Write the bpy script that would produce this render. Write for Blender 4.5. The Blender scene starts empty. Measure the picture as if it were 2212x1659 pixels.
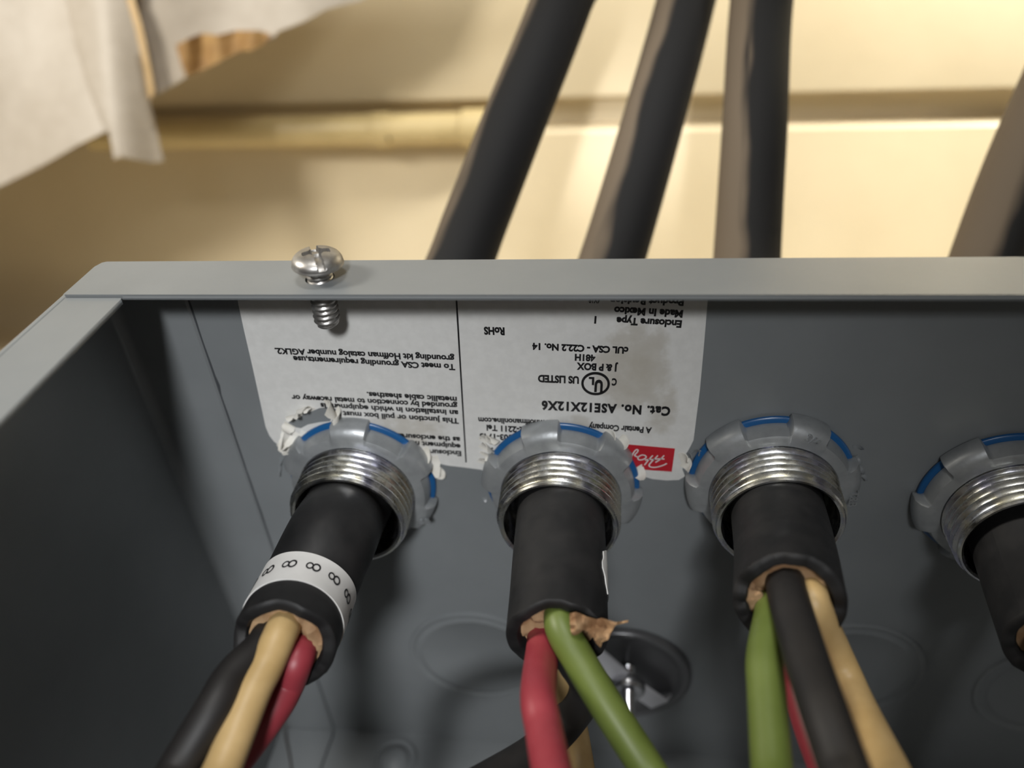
import bpy, bmesh, math, random
import numpy as np
from mathutils import Vector, Matrix, noise

# ------------------------------------------------------------------ camera, world, lamps, exposure
SC = bpy.context.scene
COL = SC.collection
W, H = 2212, 1659
F = 1737.45                                   # focal length in pixels of a 2212 wide frame
CAM = np.array([95.656, -124.193, 64.214])    # millimetres; the far side of the box is the plane y = 0
M = np.array([[0.991904715, 0.110547316, -0.062484625],
              [-0.014221710, 0.585679158, 0.810418205],
              [-0.126185500, 0.802969000, -0.582510090]])   # rows: right, up, forward
MM = 0.001


def at(px, py, d):
    """the point seen at pixel (px, py) at depth d (mm)"""
    return Vector(CAM + M.T @ (np.array([(px - W / 2) / F, (H / 2 - py) / F, 1.0]) * d))


def on_y(px, py, y=0.0):
    r = M.T @ np.array([(px - W / 2) / F, (H / 2 - py) / F, 1.0])
    return Vector(CAM + r * ((y - CAM[1]) / r[1]))


def on_z(px, py, z=0.0):
    r = M.T @ np.array([(px - W / 2) / F, (H / 2 - py) / F, 1.0])
    return Vector(CAM + r * ((z - CAM[2]) / r[2]))


cd = bpy.data.cameras.new('camera')
cam = bpy.data.objects.new('camera', cd)
COL.objects.link(cam)
cam.matrix_world = Matrix(((M[0][0], M[1][0], -M[2][0], CAM[0] * MM),
                           (M[0][1], M[1][1], -M[2][1], CAM[1] * MM),
                           (M[0][2], M[1][2], -M[2][2], CAM[2] * MM), (0, 0, 0, 1)))
cd.sensor_fit = 'HORIZONTAL'
cd.sensor_width = 36.0
cd.lens = F / W * 36.0
cd.clip_start = 0.003
cd.clip_end = 50
cd.dof.use_dof = True
cd.dof.focus_distance = 0.147
cd.dof.aperture_fstop = 9.0
SC.camera = cam

world = bpy.data.worlds.new('world')
SC.world = world
world.use_nodes = True
bg = world.node_tree.nodes['Background']
bg.inputs[0].default_value = (1.0, 0.93, 0.84, 1)
bg.inputs[1].default_value = 0.08


def lamp(kind, name, loc, aim, energy, color, **kw):
    l = bpy.data.lights.new(name, kind)
    l.energy = energy
    l.color = color
    for k, v in kw.items():
        setattr(l, k, v)
    o = bpy.data.objects.new(name, l)
    COL.objects.link(o)
    o.location = Vector(loc) * MM
    o.rotation_euler = (Vector(aim) - Vector(loc)).to_track_quat('-Z', 'Y').to_euler()
    return o


# key spots with made-up narrow cones, leaving the right of the box in shade, a ceiling light, and a warm lamp beyond the box at the right
lamp('SPOT', 'key_spot', (100, -760, 640), (20, 0, -60), 46.0, (0.97, 0.985, 1.0), spot_size=math.radians(10.0), spot_blend=0.85, shadow_soft_size=0.09)
lamp('SPOT', 'key_spot', (98, -800, 640), (60, 0, -50), 10.0, (0.97, 0.985, 1.0), spot_size=math.radians(19), spot_blend=1.0, shadow_soft_size=0.06)
lamp('SPOT', 'streak_spot', (98, -800, 420), (96, 240, -62), 30.0, (1.0, 0.99, 0.98), spot_size=math.radians(5.0), spot_blend=1.0, shadow_soft_size=0.02)  # added unseen spot, imitates a white gloss reflection on the wall
lamp('AREA', 'ceiling_light', (40, -60, 1250), (40, -40, 0), 6.2, (1.0, 0.98, 0.94), shape='RECTANGLE', size=0.3, size_y=0.12)
lamp('AREA', 'side_lamp', (-290, -30, 265), (20, 245, -40), 1.7, (1.0, 0.94, 0.83), shape='RECTANGLE', size=0.10, size_y=0.10)
lamp('SPOT', 'wall_lamp', (450, 145, 330), (330, 285, 100), 25.0, (1.0, 0.95, 0.82), spot_size=math.radians(80), spot_blend=1.0, shadow_soft_size=0.04)

SC.view_settings.view_transform = 'Standard'
SC.view_settings.look = 'None'
SC.view_settings.gamma = 1.0
SC.view_settings.use_curve_mapping = False
SC.view_settings.exposure = 0.0


# ------------------------------------------------------------------ materials
def lin(r, g, b):
    f = lambda c: (c / 255 / 12.92) if c / 255 <= 0.04045 else ((c / 255 + 0.055) / 1.055) ** 2.4
    return (f(r), f(g), f(b), 1.0)


class Mat:
    """a small helper around a principled node tree"""

    def __init__(self, name, color, rough=0.5, metal=0.0, spec=0.5):
        self.m = bpy.data.materials.new(name)
        self.m.use_nodes = True
        self.t = self.m.node_tree
        self.p = self.t.nodes['Principled BSDF']
        self.p.inputs['Base Color'].default_value = color
        self.p.inputs['Roughness'].default_value = rough
        self.p.inputs['Metallic'].default_value = metal
        self.p.inputs['Specular IOR Level'].default_value = spec

    def n(self, kind, **kw):
        x = self.t.nodes.new(kind)
        for k, v in kw.items():
            if k in x.inputs:
                x.inputs[k].default_value = v
            else:
                setattr(x, k, v)
        return x

    def l(self, a, b):
        self.t.links.new(a, b)

    def coord(self, which='Object'):
        return self.n('ShaderNodeTexCoord').outputs[which]

    def noise(self, scale, detail=3.0, vec=None, rough=0.55):
        x = self.n('ShaderNodeTexNoise', Scale=scale, Detail=detail, Roughness=rough)
        self.l(vec or self.coord(), x.inputs['Vector'])
        return x.outputs['Fac']

    def ramp(self, fac, stops):
        x = self.n('ShaderNodeValToRGB')
        e = x.color_ramp.elements
        while len(e) < len(stops):
            e.new(0.5)
        for i, (pos, c) in enumerate(stops):
            e[i].position = pos
            e[i].color = c if len(c) == 4 else (*c, 1)
        self.l(fac, x.inputs['Fac'])
        return x.outputs['Color']

    def mix(self, fac, a, b):
        x = self.n('ShaderNodeMix', data_type='RGBA')
        if isinstance(fac, float):
            x.inputs[0].default_value = fac
        else:
            self.l(fac, x.inputs[0])
        for s, v in ((6, a), (7, b)):
            if isinstance(v, tuple):
                x.inputs[s].default_value = v
            else:
                self.l(v, x.inputs[s])
        return x.outputs[2]

    def math(self, op, a, b=0.0):
        x = self.n('ShaderNodeMath', operation=op)
        for s, v in ((0, a), (1, b)):
            if isinstance(v, (int, float)):
                x.inputs[s].default_value = v
            else:
                self.l(v, x.inputs[s])
        return x.outputs[0]

    def base(self, sock):
        self.l(sock, self.p.inputs['Base Color'])
        return self

    def rough(self, sock):
        self.l(sock, self.p.inputs['Roughness'])
        return self

    def bump(self, fac, strength=0.2, dist=0.0002):
        x = self.n('ShaderNodeBump', Strength=strength, Distance=dist)
        self.l(fac, x.inputs['Height'])
        self.l(x.outputs['Normal'], self.p.inputs['Normal'])
        return self


def G(v):
    return (v, v, v, 1)


MT = {}
# grey enamel of the box
m = Mat('grey_enamel', (0.235, 0.25, 0.255, 1), 0.36)
f_ = m.noise(55, 4)
m.base(m.ramp(f_, [(0.3, (0.178, 0.190, 0.196)), (0.7, (0.200, 0.212, 0.218))]))
m.bump(m.noise(900, 2), 0.08, 0.0001)
MT['paint'] = m.m
# cream wall paint
m = Mat('cream_wall_paint', (0.70, 0.56, 0.33, 1), 0.34)
m.base(m.ramp(m.noise(14, 3), [(0.3, (0.67, 0.57, 0.395)), (0.7, (0.73, 0.63, 0.45))]))
m.bump(m.noise(120, 3), 0.15, 0.0006)
MT['cream'] = m.m
m = Mat('cream_pipe_paint', (0.62, 0.49, 0.25, 1), 0.35)
m.base(m.ramp(m.noise(60, 3), [(0.3, (0.58, 0.46, 0.23)), (0.7, (0.66, 0.53, 0.28))]))
MT['pipe'] = m.m
m = Mat('dark_screw', (0.03, 0.02, 0.012, 1), 0.5)
MT['darkscrew'] = m.m
m = Mat('floor_paint', (0.45, 0.36, 0.24, 1), 0.6)
m.base(m.ramp(m.noise(25, 5), [(0.3, (0.36, 0.29, 0.2)), (0.7, (0.5, 0.41, 0.28))]))
MT['floor'] = m.m
# zinc locknut
m = Mat('cast_zinc', (0.42, 0.44, 0.45, 1), 0.42, 0.55)
m.base(m.ramp(m.noise(220, 4), [(0.3, (0.30, 0.315, 0.325)), (0.65, (0.41, 0.425, 0.435))]))
m.bump(m.noise(500, 3), 0.25, 0.0003)
MT['zinc'] = m.m
# plated thread
m = Mat('plated_thread', (0.75, 0.75, 0.74, 1), 0.22, 1.0)
fx = m.noise(140, 3)
m.base(m.ramp(fx, [(0.35, (0.50, 0.50, 0.62)), (0.47, (0.70, 0.70, 0.70)), (0.58, (0.80, 0.78, 0.68)), (0.72, (0.68, 0.70, 0.74))]))
m.rough(m.ramp(m.noise(400, 3), [(0.3, G(0.16)), (0.7, G(0.36))]))
MT['thread'] = m.m
m = Mat('screw_steel', (0.55, 0.54, 0.52, 1), 0.4, 0.9)
m.base(m.ramp(m.noise(600, 4), [(0.3, (0.32, 0.305, 0.29)), (0.7, (0.50, 0.49, 0.47))]))
m.bump(m.noise(900, 3), 0.2, 0.0001)
MT['screw'] = m.m
m = Mat('dark_steel', (0.16, 0.16, 0.165, 1), 0.3, 0.7)
MT['plate'] = m.m
m = Mat('bright_steel', (0.6, 0.6, 0.62, 1), 0.25, 1.0)
MT['bright'] = m.m
m = Mat('galvanised_bar', (0.78, 0.78, 0.82, 1), 0.4, 0.35)
MT['bar'] = m.m
m = Mat('blue_seal', (0.010, 0.085, 0.24, 1), 0.3)
MT['blue'] = m.m
# black rubber jacket
m = Mat('black_jacket', (0.010, 0.010, 0.0105, 1), 0.55, 0.0, 0.35)
m.base(m.ramp(m.noise(180, 5), [(0.4, (0.008, 0.008, 0.0085)), (0.75, (0.017, 0.016, 0.016))]))
m.rough(m.ramp(m.noise(260, 4), [(0.3, G(0.5)), (0.7, G(0.65))]))
m.bump(m.noise(350, 3), 0.12, 0.0002)
MT['jacket'] = m.m
m = Mat('jacket_cut', (0.006, 0.006, 0.006, 1), 0.7)
MT['cut'] = m.m


def dusty_sidelit(name, u0, width, amount, seed):
    """black jacket with a dry tan dusting plus painted side light along one side, worn away in patches (u = angle, v = length)"""
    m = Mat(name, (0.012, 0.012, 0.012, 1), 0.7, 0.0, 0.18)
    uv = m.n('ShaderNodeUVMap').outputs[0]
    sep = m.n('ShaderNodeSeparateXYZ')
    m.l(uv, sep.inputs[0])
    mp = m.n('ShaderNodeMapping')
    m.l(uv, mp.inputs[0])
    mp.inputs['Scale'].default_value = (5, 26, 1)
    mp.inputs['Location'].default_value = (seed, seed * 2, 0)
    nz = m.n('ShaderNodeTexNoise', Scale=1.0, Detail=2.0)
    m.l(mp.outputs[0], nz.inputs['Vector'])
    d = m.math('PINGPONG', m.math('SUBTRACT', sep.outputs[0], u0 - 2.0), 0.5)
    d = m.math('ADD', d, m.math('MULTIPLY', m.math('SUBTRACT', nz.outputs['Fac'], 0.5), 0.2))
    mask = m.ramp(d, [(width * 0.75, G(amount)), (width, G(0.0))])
    m.base(m.mix(mask, (0.014, 0.014, 0.0145, 1), (0.16, 0.125, 0.09, 1)))  # tan strip: dusting plus light from the left painted in
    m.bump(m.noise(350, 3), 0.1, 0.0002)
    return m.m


def insul(name, c0, c1, rough=0.45):
    m = Mat(name, (*c0, 1), rough)
    m.base(m.ramp(m.noise(160, 4), [(0.35, c0), (0.7, c1)]))
    m.bump(m.noise(250, 3), 0.12, 0.0002)
    MT[name] = m.m


insul('tan_insulation', (0.46, 0.31, 0.13), (0.56, 0.39, 0.18))
insul('red_insulation', (0.26, 0.03, 0.042), (0.31, 0.042, 0.055))
insul('green_insulation', (0.10, 0.135, 0.026), (0.125, 0.165, 0.036))
insul('black_insulation', (0.011, 0.010, 0.010), (0.018, 0.016, 0.015), 0.55)
insul('paper_filler', (0.24, 0.13, 0.06), (0.50, 0.34, 0.19), 0.8)
insul('white_tape', (0.66, 0.65, 0.63), (0.74, 0.73, 0.71), 0.5)
insul('label_pulp', (0.60, 0.57, 0.50), (0.76, 0.74, 0.69), 0.7)
insul('black_ink', (0.004, 0.004, 0.005), (0.006, 0.006, 0.007), 0.5)
insul('red_ink', (0.44, 0.012, 0.022), (0.50, 0.016, 0.03), 0.45)
insul('sheet_white', (0.49, 0.435, 0.365), (0.535, 0.48, 0.41), 0.5)
insul('sheet_brown', (0.33, 0.18, 0.06), (0.46, 0.28, 0.10), 0.7)
insul('sheet_tan_edge', (0.62, 0.43, 0.21), (0.70, 0.50, 0.27), 0.6)

# label stock with brown stains
m = Mat('label_stock', (0.66, 0.64, 0.60, 1), 0.42)
oc = m.coord()
sp = m.n('ShaderNodeSeparateXYZ')
m.l(oc, sp.inputs[0])


def blob(cx, cz, rx, rz):
    a = m.math('DIVIDE', m.math('SUBTRACT', sp.outputs[0], (cx - 152.5) * MM), rx * MM)
    b = m.math('DIVIDE', m.math('SUBTRACT', sp.outputs[2], (cz + 153.4) * MM), rz * MM)
    q = m.math('ADD', m.math('MULTIPLY', a, a), m.math('MULTIPLY', b, b))
    return m.math('MAXIMUM', m.math('SUBTRACT', 1.0, q), 0.0)


bl = blob(99, -22, 10, 16)
for args in ((88, -35.5, 8, 4), (104, -30, 6, 14), (54, -38, 14, 7)):
    bl = m.math('MAXIMUM', bl, m.math('MULTIPLY', blob(*args), 0.8))
st = m.math('MULTIPLY', bl, m.noise(170, 5))
msk = m.ramp(st, [(0.22, G(0)), (0.34, G(0.45)), (0.6, G(0.65))])
fine = m.ramp(m.noise(600, 3), [(0.35, (0.64, 0.635, 0.615)), (0.7, (0.69, 0.685, 0.665))])
m.base(m.mix(msk, fine, (0.36, 0.32, 0.25, 1)))
m.bump(m.noise(90, 4), 0.15, 0.0004)
MT['label'] = m.m


# ------------------------------------------------------------------ object helpers (all lengths in millimetres)
ROOT = {}


def thing(name, label, cat, loc, group=None, kind=None):
    o = bpy.data.objects.new(name, None)
    o.empty_display_size = 0.01
    COL.objects.link(o)
    o.location = Vector(loc) * MM
    o['label'] = label
    o['category'] = cat
    if group:
        o['group'] = group
    if kind:
        o['kind'] = kind
    ROOT[o.name] = Vector(loc)
    return o


def obj(name, geo, mat, parent=None, smooth=True, label=None, bevel=0.0, uv=None, sharp=40):
    v, f = geo
    org = ROOT.get(parent.name, Vector((0, 0, 0))) if parent else Vector((0, 0, 0))
    me = bpy.data.meshes.new(name)
    me.from_pydata([(Vector(p) - org) * MM for p in v], [], [tuple(x) for x in f])
    me.validate()
    bm = bmesh.new()
    bm.from_mesh(me)
    bmesh.ops.recalc_face_normals(bm, faces=bm.faces)
    bm.to_mesh(me)
    bm.free()
    o = bpy.data.objects.new(name, me)
    COL.objects.link(o)
    for mt in (mat if isinstance(mat, (list, tuple)) else [mat]):
        me.materials.append(MT[mt] if isinstance(mt, str) else mt)
    if uv is not None:
        lay = me.uv_layers.new(name='UVMap')
        for lp in me.loops:
            lay.data[lp.index].uv = uv[lp.vertex_index]
    if bevel:
        b = o.modifiers.new('b', 'BEVEL')
        b.width = bevel * MM
        b.segments = 3
        b.limit_method = 'ANGLE'
        b.angle_limit = math.radians(40)
        b.harden_normals = True
    if smooth:
        for p in me.polygons:
            p.use_smooth = True
        me.set_sharp_from_angle(angle=math.radians(sharp))
    if parent:
        o.parent = parent
        ROOT[o.name] = org
    if label:
        o['label'] = label
    return o


def struct(name, geo, mat, **kw):
    o = obj(name, geo, mat, **kw)
    o['kind'] = 'structure'
    return o


def join(*geos):
    V, Fc = [], []
    for v, f in geos:
        n = len(V)
        V += [Vector(p) for p in v]
        Fc += [tuple(i + n for i in x) for x in f]
    return V, Fc


def box(x0, x1, y0, y1, z0, z1):
    v = [(x, y, z) for z in (z0, z1) for y in (y0, y1) for x in (x0, x1)]
    return v, [(0, 1, 3, 2), (4, 6, 7, 5), (0, 4, 5, 1), (2, 3, 7, 6), (0, 2, 6, 4), (1, 5, 7, 3)]


def spline(pts, n=12):
    P = [Vector(p) for p in pts]
    P = [2 * P[0] - P[1]] + P + [2 * P[-1] - P[-2]]
    out = []
    for i in range(1, len(P) - 2):
        a, b, c, d = P[i - 1:i + 3]
        for k in range(n):
            t = k / n
            out.append(0.5 * (2 * b + (c - a) * t + (2 * a - 5 * b + 4 * c - d) * t * t + (3 * b - a - 3 * c + d) * t ** 3))
    out.append(P[-2].copy())
    return out


def frames(path, up=Vector((0, 0, 1))):
    n = len(path)
    T = [(path[min(i + 1, n - 1)] - path[max(i - 1, 0)]).normalized() for i in range(n)]
    u = (up - T[0] * up.dot(T[0])).normalized()
    U = [u]
    for i in range(1, n):
        u = T[i - 1].rotation_difference(T[i]) @ U[-1]
        u = (u - T[i] * u.dot(T[i])).normalized()
        U.append(u)
    return T, U, [T[i].cross(U[i]) for i in range(n)]


def tube(path, r, seg=28, cap=True, up=Vector((0, 0, 1)), uv=False):
    """solid round tube; r a number or a function of (i, n)"""
    T, U, B = frames(path, up)
    n = len(path)
    v, f, q = [], [], []
    L = 0
    m_ = seg + 1 if uv else seg
    for i in range(n):
        if i:
            L += (path[i] - path[i - 1]).length
        rr = r(i, n) if callable(r) else r
        for k in range(m_):
            a = 2 * math.pi * k / seg
            v.append(path[i] + U[i] * math.cos(a) * rr + B[i] * math.sin(a) * rr)
            q.append((k / seg, L * MM))
    for i in range(n - 1):
        for k in range(seg):
            k2 = k + 1 if uv else (k + 1) % seg
            f.append((i * m_ + k, i * m_ + k2, (i + 1) * m_ + k2, (i + 1) * m_ + k))
    if cap:
        f.append(tuple(range(seg))[::-1])
        f.append(tuple((n - 1) * m_ + k for k in range(seg)))
    return (v, f, q) if uv else (v, f)


def lathe(profile, c, axis='y', seg=72, closed=False):
    """profile: (r, a) pairs turned about an axis through c"""
    v, f = [], []
    n = len(profile)
    for k in range(seg):
        t = 2 * math.pi * k / seg
        for r, a in profile:
            if axis == 'y':
                v.append((c[0] + r * math.cos(t), c[1] + a, c[2] + r * math.sin(t)))
            elif axis == 'z':
                v.append((c[0] + r * math.cos(t), c[1] + r * math.sin(t), c[2] + a))
            else:
                v.append((c[0] + a, c[1] + r * math.cos(t), c[2] + r * math.sin(t)))
    m_ = n if closed else n - 1
    for k in range(seg):
        k2 = (k + 1) % seg
        for i in range(m_):
            j = (i + 1) % n
            f.append((k * n + i, k * n + j, k2 * n + j, k2 * n + i))
    return v, f


def flat(polys, depth, place):
    """filled 2-D outlines (holes by even-odd) extruded by depth; place maps (a, b, h) to a 3-D point"""
    cu = bpy.data.curves.new('tmp', 'CURVE')
    cu.dimensions = '2D'
    cu.fill_mode = 'BOTH'
    cu.extrude = depth / 2
    for pl in polys:
        s = cu.splines.new('POLY')
        s.points.add(len(pl) - 1)
        for i, p in enumerate(pl):
            s.points[i].co = (p[0], p[1], 0, 1)
        s.use_cyclic_u = True
    return curve_geo(cu, place)


def curve_geo(cu, place):
    o = bpy.data.objects.new('tmp', cu)
    COL.objects.link(o)
    dg = bpy.context.evaluated_depsgraph_get()
    me = bpy.data.meshes.new_from_object(o.evaluated_get(dg))
    v = [place(p.co.x, p.co.y, p.co.z) for p in me.vertices]
    f = [tuple(p.vertices) for p in me.polygons]
    bpy.data.objects.remove(o)
    bpy.data.curves.remove(cu)
    bpy.data.meshes.remove(me)
    return v, f


def text_raw(s, offset=0.0, spacing=1.0):
    cu = bpy.data.curves.new('t', 'FONT')
    cu.body = s
    cu.size = 1.0
    cu.offset = offset
    cu.space_character = spacing
    cu.extrude = 0.5
    cu.resolution_u = 3
    return curve_geo(cu, lambda a, b, h: Vector((a, b, h)))


capv, _ = text_raw('H')
CAPH = max(p.y for p in capv) - min(p.y for p in capv)


def circle(cx, cy, r, n=48):
    return [(cx + r * math.cos(2 * math.pi * k / n), cy + r * math.sin(2 * math.pi * k / n)) for k in range(n)]


def rounded(x0, x1, y0, y1, r, n=8):
    out = []
    for cx, cy, a0 in ((x1 - r, y1 - r, 0), (x0 + r, y1 - r, 90), (x0 + r, y0 + r, 180), (x1 - r, y0 + r, 270)):
        for k in range(n + 1):
            a = math.radians(a0 + 90 * k / n)
            out.append((cx + r * math.cos(a), cy + r * math.sin(a)))
    return out


def blobmesh(c, size, seed, amp=0.35, sub=3):
    bm = bmesh.new()
    bmesh.ops.create_icosphere(bm, subdivisions=sub, radius=1)
    rnd = Vector((seed * 3.1, seed * 1.7, seed * 2.3))
    v = []
    for p in bm.verts:
        k = 1 + amp * noise.noise(p.co * 1.6 + rnd) + amp * 0.6 * noise.noise(p.co * 4 + rnd)
        v.append(Vector(c) + Vector((p.co.x * size[0], p.co.y * size[1], p.co.z * size[2])) * k)
    f = [tuple(q.index for q in p.verts) for p in bm.faces]
    bm.free()
    return v, f


def ribbon(centers, dirs, thick, normals):
    """a thin strip: per station a centre, a half-width vector and a normal"""
    v, f = [], []
    for c, d, nrm in zip(centers, dirs, normals):
        h = nrm * thick / 2
        v += [c - d + h, c + d + h, c + d - h, c - d - h]
    n = len(centers)
    for i in range(n - 1):
        for k in range(4):
            k2 = (k + 1) % 4
            f.append((i * 4 + k, i * 4 + k2, i * 4 + 4 + k2, i * 4 + 4 + k))
    f.append((0, 1, 2, 3))
    f.append(tuple((n - 1) * 4 + k for k in (3, 2, 1, 0)))
    return v, f


def curl(p, along, out, length, width, turn, thick=0.18, n=8, twist=0.0):
    """a torn shred that leaves the surface at p and curls through 'turn' degrees"""
    along = Vector(along).normalized()
    out = Vector(out).normalized()
    side = along.cross(out).normalized()
    cs, ds, ns = [], [], []
    c = Vector(p)
    for i in range(n + 1):
        a = math.radians(turn) * i / n
        t = along * math.cos(a) + out * math.sin(a)
        nn = out * math.cos(a) - along * math.sin(a)
        w = width * (0.5 - 0.38 * (i / n) ** 2) * (1 + 0.25 * noise.noise(c * 1.3))
        s = side * math.cos(twist * i / n) + nn * math.sin(twist * i / n)
        cs.append(c.copy())
        ds.append(s * w)
        ns.append(s.cross(t).normalized())
        c = c + t * length / n
    return ribbon(cs, ds, thick, ns)


# ------------------------------------------------------------------ the setting
BX, BY, BZ = 305.0, 305.0, 152.0      # box size
LIP = 11.0
TH = 1.4
WY, WK = 245.0, 0.03


def wy(x, off=0.0):
    return WY + off - WK * (x - 60)


def wall_profile():
    zt, zb = -44.0, -60.0
    tu, tl = math.tan(math.radians(21)), math.tan(math.radians(14))
    pr = [(tu * 664, 620), (tu * 344, 300), (tu * 104, 60), (tu * 1.2, zt + 1.2), (0.6, zt + 0.3), (2, zt), (9, zt - 0.5), (9.5, zt - 2), (9.5, zb + 2)]
    for k in range(9):            # rounded upper edge of the lower half
        a = math.pi / 2 * k / 8
        pr.append((9.5 - 7.5 * math.sin(a) * 1.0, zb + 2 - 3.0 * (1 - math.cos(a))))
    pr += [(2.0 - tl * 5, zb - 6), (2.0 - tl * 12, zb - 12), (2.0 - tl * 40, zb - 40), (2.0 - tl * 62, zb - 62), (-16.5, zb - 75), (-23, zb - 85), (-32, zb - 91), (-43, zb - 93.4), (-57, zb - 94)]
    return pr


pr = wall_profile()
v, f = [], []
xs = [-1200, -600, -300, 0, 300, 600, 1200]
for x in xs:
    for o_, z in pr:
        v.append((x, wy(x, o_), z))
for x in (xs[0], xs[-1]):
    pass
n = len(pr)
for i in range(len(xs) - 1):
    for k in range(n - 1):
        f.append((i * n + k, i * n + k + 1, (i + 1) * n + k + 1, (i + 1) * n + k))
# back of the wall, so that it is a solid slab
nb = len(v)
for x in xs:
    v += [(x, wy(x, 330), 620), (x, wy(x, 330), -156)]
for i in range(len(xs) - 1):
    a = nb + 2 * i
    f.append((a, a + 2, a + 3, a + 1))
    f.append((i * n, (i + 1) * n, a + 2, a))
    f.append((i * n + n - 1, a + 1, a + 3, (i + 1) * n + n - 1))
struct('wall_back', (v, f), 'cream', sharp=60)
struct('floor', box(-1200, 1200, -900, 300, -176, -BZ - TH), 'cream', smooth=False)

# ------------------------------------------------------------------ the junction box
jb = thing('junction_box', 'open grey enamelled steel junction box with flanged rim and rating label', 'junction box', (BX / 2, -BY / 2, -BZ - TH))
CX = [(42.2, -51.3), (85.1, -50.8), (126.8, -48.1), (171.0, -51.0), (214.5, -50.5)]   # conduit holes in the far side
PLUG = (98.0, -115.6)
KO = [(61.5, -112.6, 17.4), (152.5, -109.5, 17.4), (199.0, -113.0, 17.0), (245.0, -112.0, 17.4)]

# far side with the holes; x runs right, b is z
out = [(0, -BZ), (BX, -BZ), (BX, -0.7), (0, -0.7)]
holes = [circle(cx, cz, 13.0) for cx, cz in CX[:4]] + [circle(PLUG[0], PLUG[1], 14.5)]
far = flat([out] + holes, TH, lambda a, b, h: Vector((a, TH / 2 + h, b)))
obj('end_panel', far, 'paint', jb, smooth=False)
for cx, cz, r in KO:
    pf = [(0.01, -0.12), (r - 3.6, -0.12), (r - 3.3, -0.3), (r - 3.0, -0.12), (r - 1.5, -0.12), (r - 1.1, -0.5), (r - 0.5, -0.72), (r - 0.05, -0.6), (r + 0.12, -0.3), (r + 0.14, 0.2)]
    obj('knockout', lathe(pf, (cx, 0, cz), seg=96), 'paint', jb)
# left side, its flap folded over the far side and over the back (the seam in the photograph)
lw = box(-TH, 0, -BY, TH, -BZ, -0.8)
obj('side_panel', lw, 'paint', jb, bevel=0.5)
# rounded inside corner + flap on far side
fl = []
R_ = 2.2
pf = [(0.0, -9.0), (0.0, -R_)]
for k in range(1, 7):
    a = math.pi / 2 * k / 6
    pf.append((R_ - R_ * math.cos(a), -R_ + R_ * math.sin(a) - 0.0))
pf = [(x_, min(y_, -0.0) - 0.45) for x_, y_ in pf] + [(8, -0.45), (15.3, -0.45), (15.7, -0.1), (15.7, 0.3)]
pv, pfc = [], []
for z in (-1.5, -40, -90, -BZ + 0.1):
    for x_, y_ in pf:
        pv.append((x_ + 0.02, y_, z))
nn = len(pf)
for i in range(3):
    for k in range(nn - 1):
        pfc.append((i * nn + k, i * nn + k + 1, (i + 1) * nn + k + 1, (i + 1) * nn + k))
obj('corner_flap', (pv, pfc), 'paint', jb)
# dark sealed seam beside the flap
sm = [(15.9, -0.12), (16.7, -0.12)]
seam = []
pts_l, pts_r = [], []
for k in range(60):
    z = -2 - k * (BZ - 3) / 59
    w = 0.34 + 0.14 * noise.noise(Vector((z * 0.15, 3, 0))) + (0.5 if 60 < k * 0 else 0)
    if abs(z + 27.5) < 1.6:
        w += 0.35
    pts_l.append((15.62, z))
    pts_r.append((15.72 + max(0.15, w), z))
seam = flat([pts_l + pts_r[::-1]], 0.06, lambda a, b, h: Vector((a, -0.05 + h, b)))
m = Mat('seam_dark_paint', (0.05, 0.055, 0.06, 1), 0.6)
obj('seam', seam, m.m, jb, smooth=False, label='dark seam line beside the corner flap')
rw = box(BX, BX + TH, -BY, TH, -BZ, -0.8)
obj('side_panel', rw, 'paint', jb, bevel=0.5)
obj('end_panel', box(0, BX, -BY - TH, -BY, -BZ, -0.7), 'paint', jb, bevel=0.5)
obj('back_panel', box(-TH, BX + TH, -BY - TH, TH, -BZ - TH, -BZ), 'paint', jb, bevel=0.5)
# flap of the left side on the back
bf = flat([[(0, -0.6), (15.3, -0.6), (15.6, -1.6), (15.2, -9), (14.2, -40), (14.2, -260), (0, -260)]], 0.5, lambda a, b, h: Vector((a, b, -BZ + 0.25 + h)))
obj('corner_flap', bf, 'paint', jb, smooth=False)
sd = flat([[(0.5, -0.05), (15.6, -0.05), (15.6, -0.55), (0.5, -0.55)], [(15.35, -0.6), (16.1, -0.9), (15.7, -9), (14.7, -40), (14.2, -40), (15.2, -9)]], 0.06, lambda a, b, h: Vector((a, b, -BZ + 0.08 + h)))
obj('seam', sd, m.m, jb, smooth=False)
# rim flanges
SX, SY = 44.75, -5.1
lipT = 1.0


def lip_far(a, b, h):
    return Vector((a, b, -lipT / 2 + h))


fo = [(0.0, -LIP), (0.0, -0.6), (0.6, TH - 0.4), (1.4, TH), (BX, TH), (BX, -LIP)]
obj('rim_flange', flat([fo, circle(SX, SY, 2.55, 24)], lipT, lip_far), 'paint', jb, bevel=0.45)
# rolled inner edge of the far flange
roll = [Vector((x_, -LIP + 0.6, -0.68)) for x_ in (LIP, 60, 150, BX - LIP)]
obj('rim_roll', tube(roll, 0.66, 16), 'paint', jb)
fo = [(0.4, -BY), (0.4, -LIP - 0.25), (LIP - 0.2, -LIP - 0.25), (LIP, -LIP - 0.6), (LIP, -BY)]
obj('rim_flange', flat([fo], lipT, lambda a, b, h: Vector((a, b, -lipT / 2 - 0.55 + h))), 'paint', jb, bevel=0.45)
roll = [Vector((LIP - 0.6, y_, -1.2)) for y_ in (-LIP - 0.8, -60, -150, -BY + LIP)]
obj('rim_roll', tube(roll, 0.66, 16, up=Vector((1, 0, 0))), 'paint', jb)
obj('rim_flange', box(BX - LIP, BX, -BY, -LIP, -lipT - .5, -.5), 'paint', jb, bevel=0.45)
obj('rim_flange', box(0, BX, -BY - TH, -BY + LIP, -lipT, 0), 'paint', jb, bevel=0.45)
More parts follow.
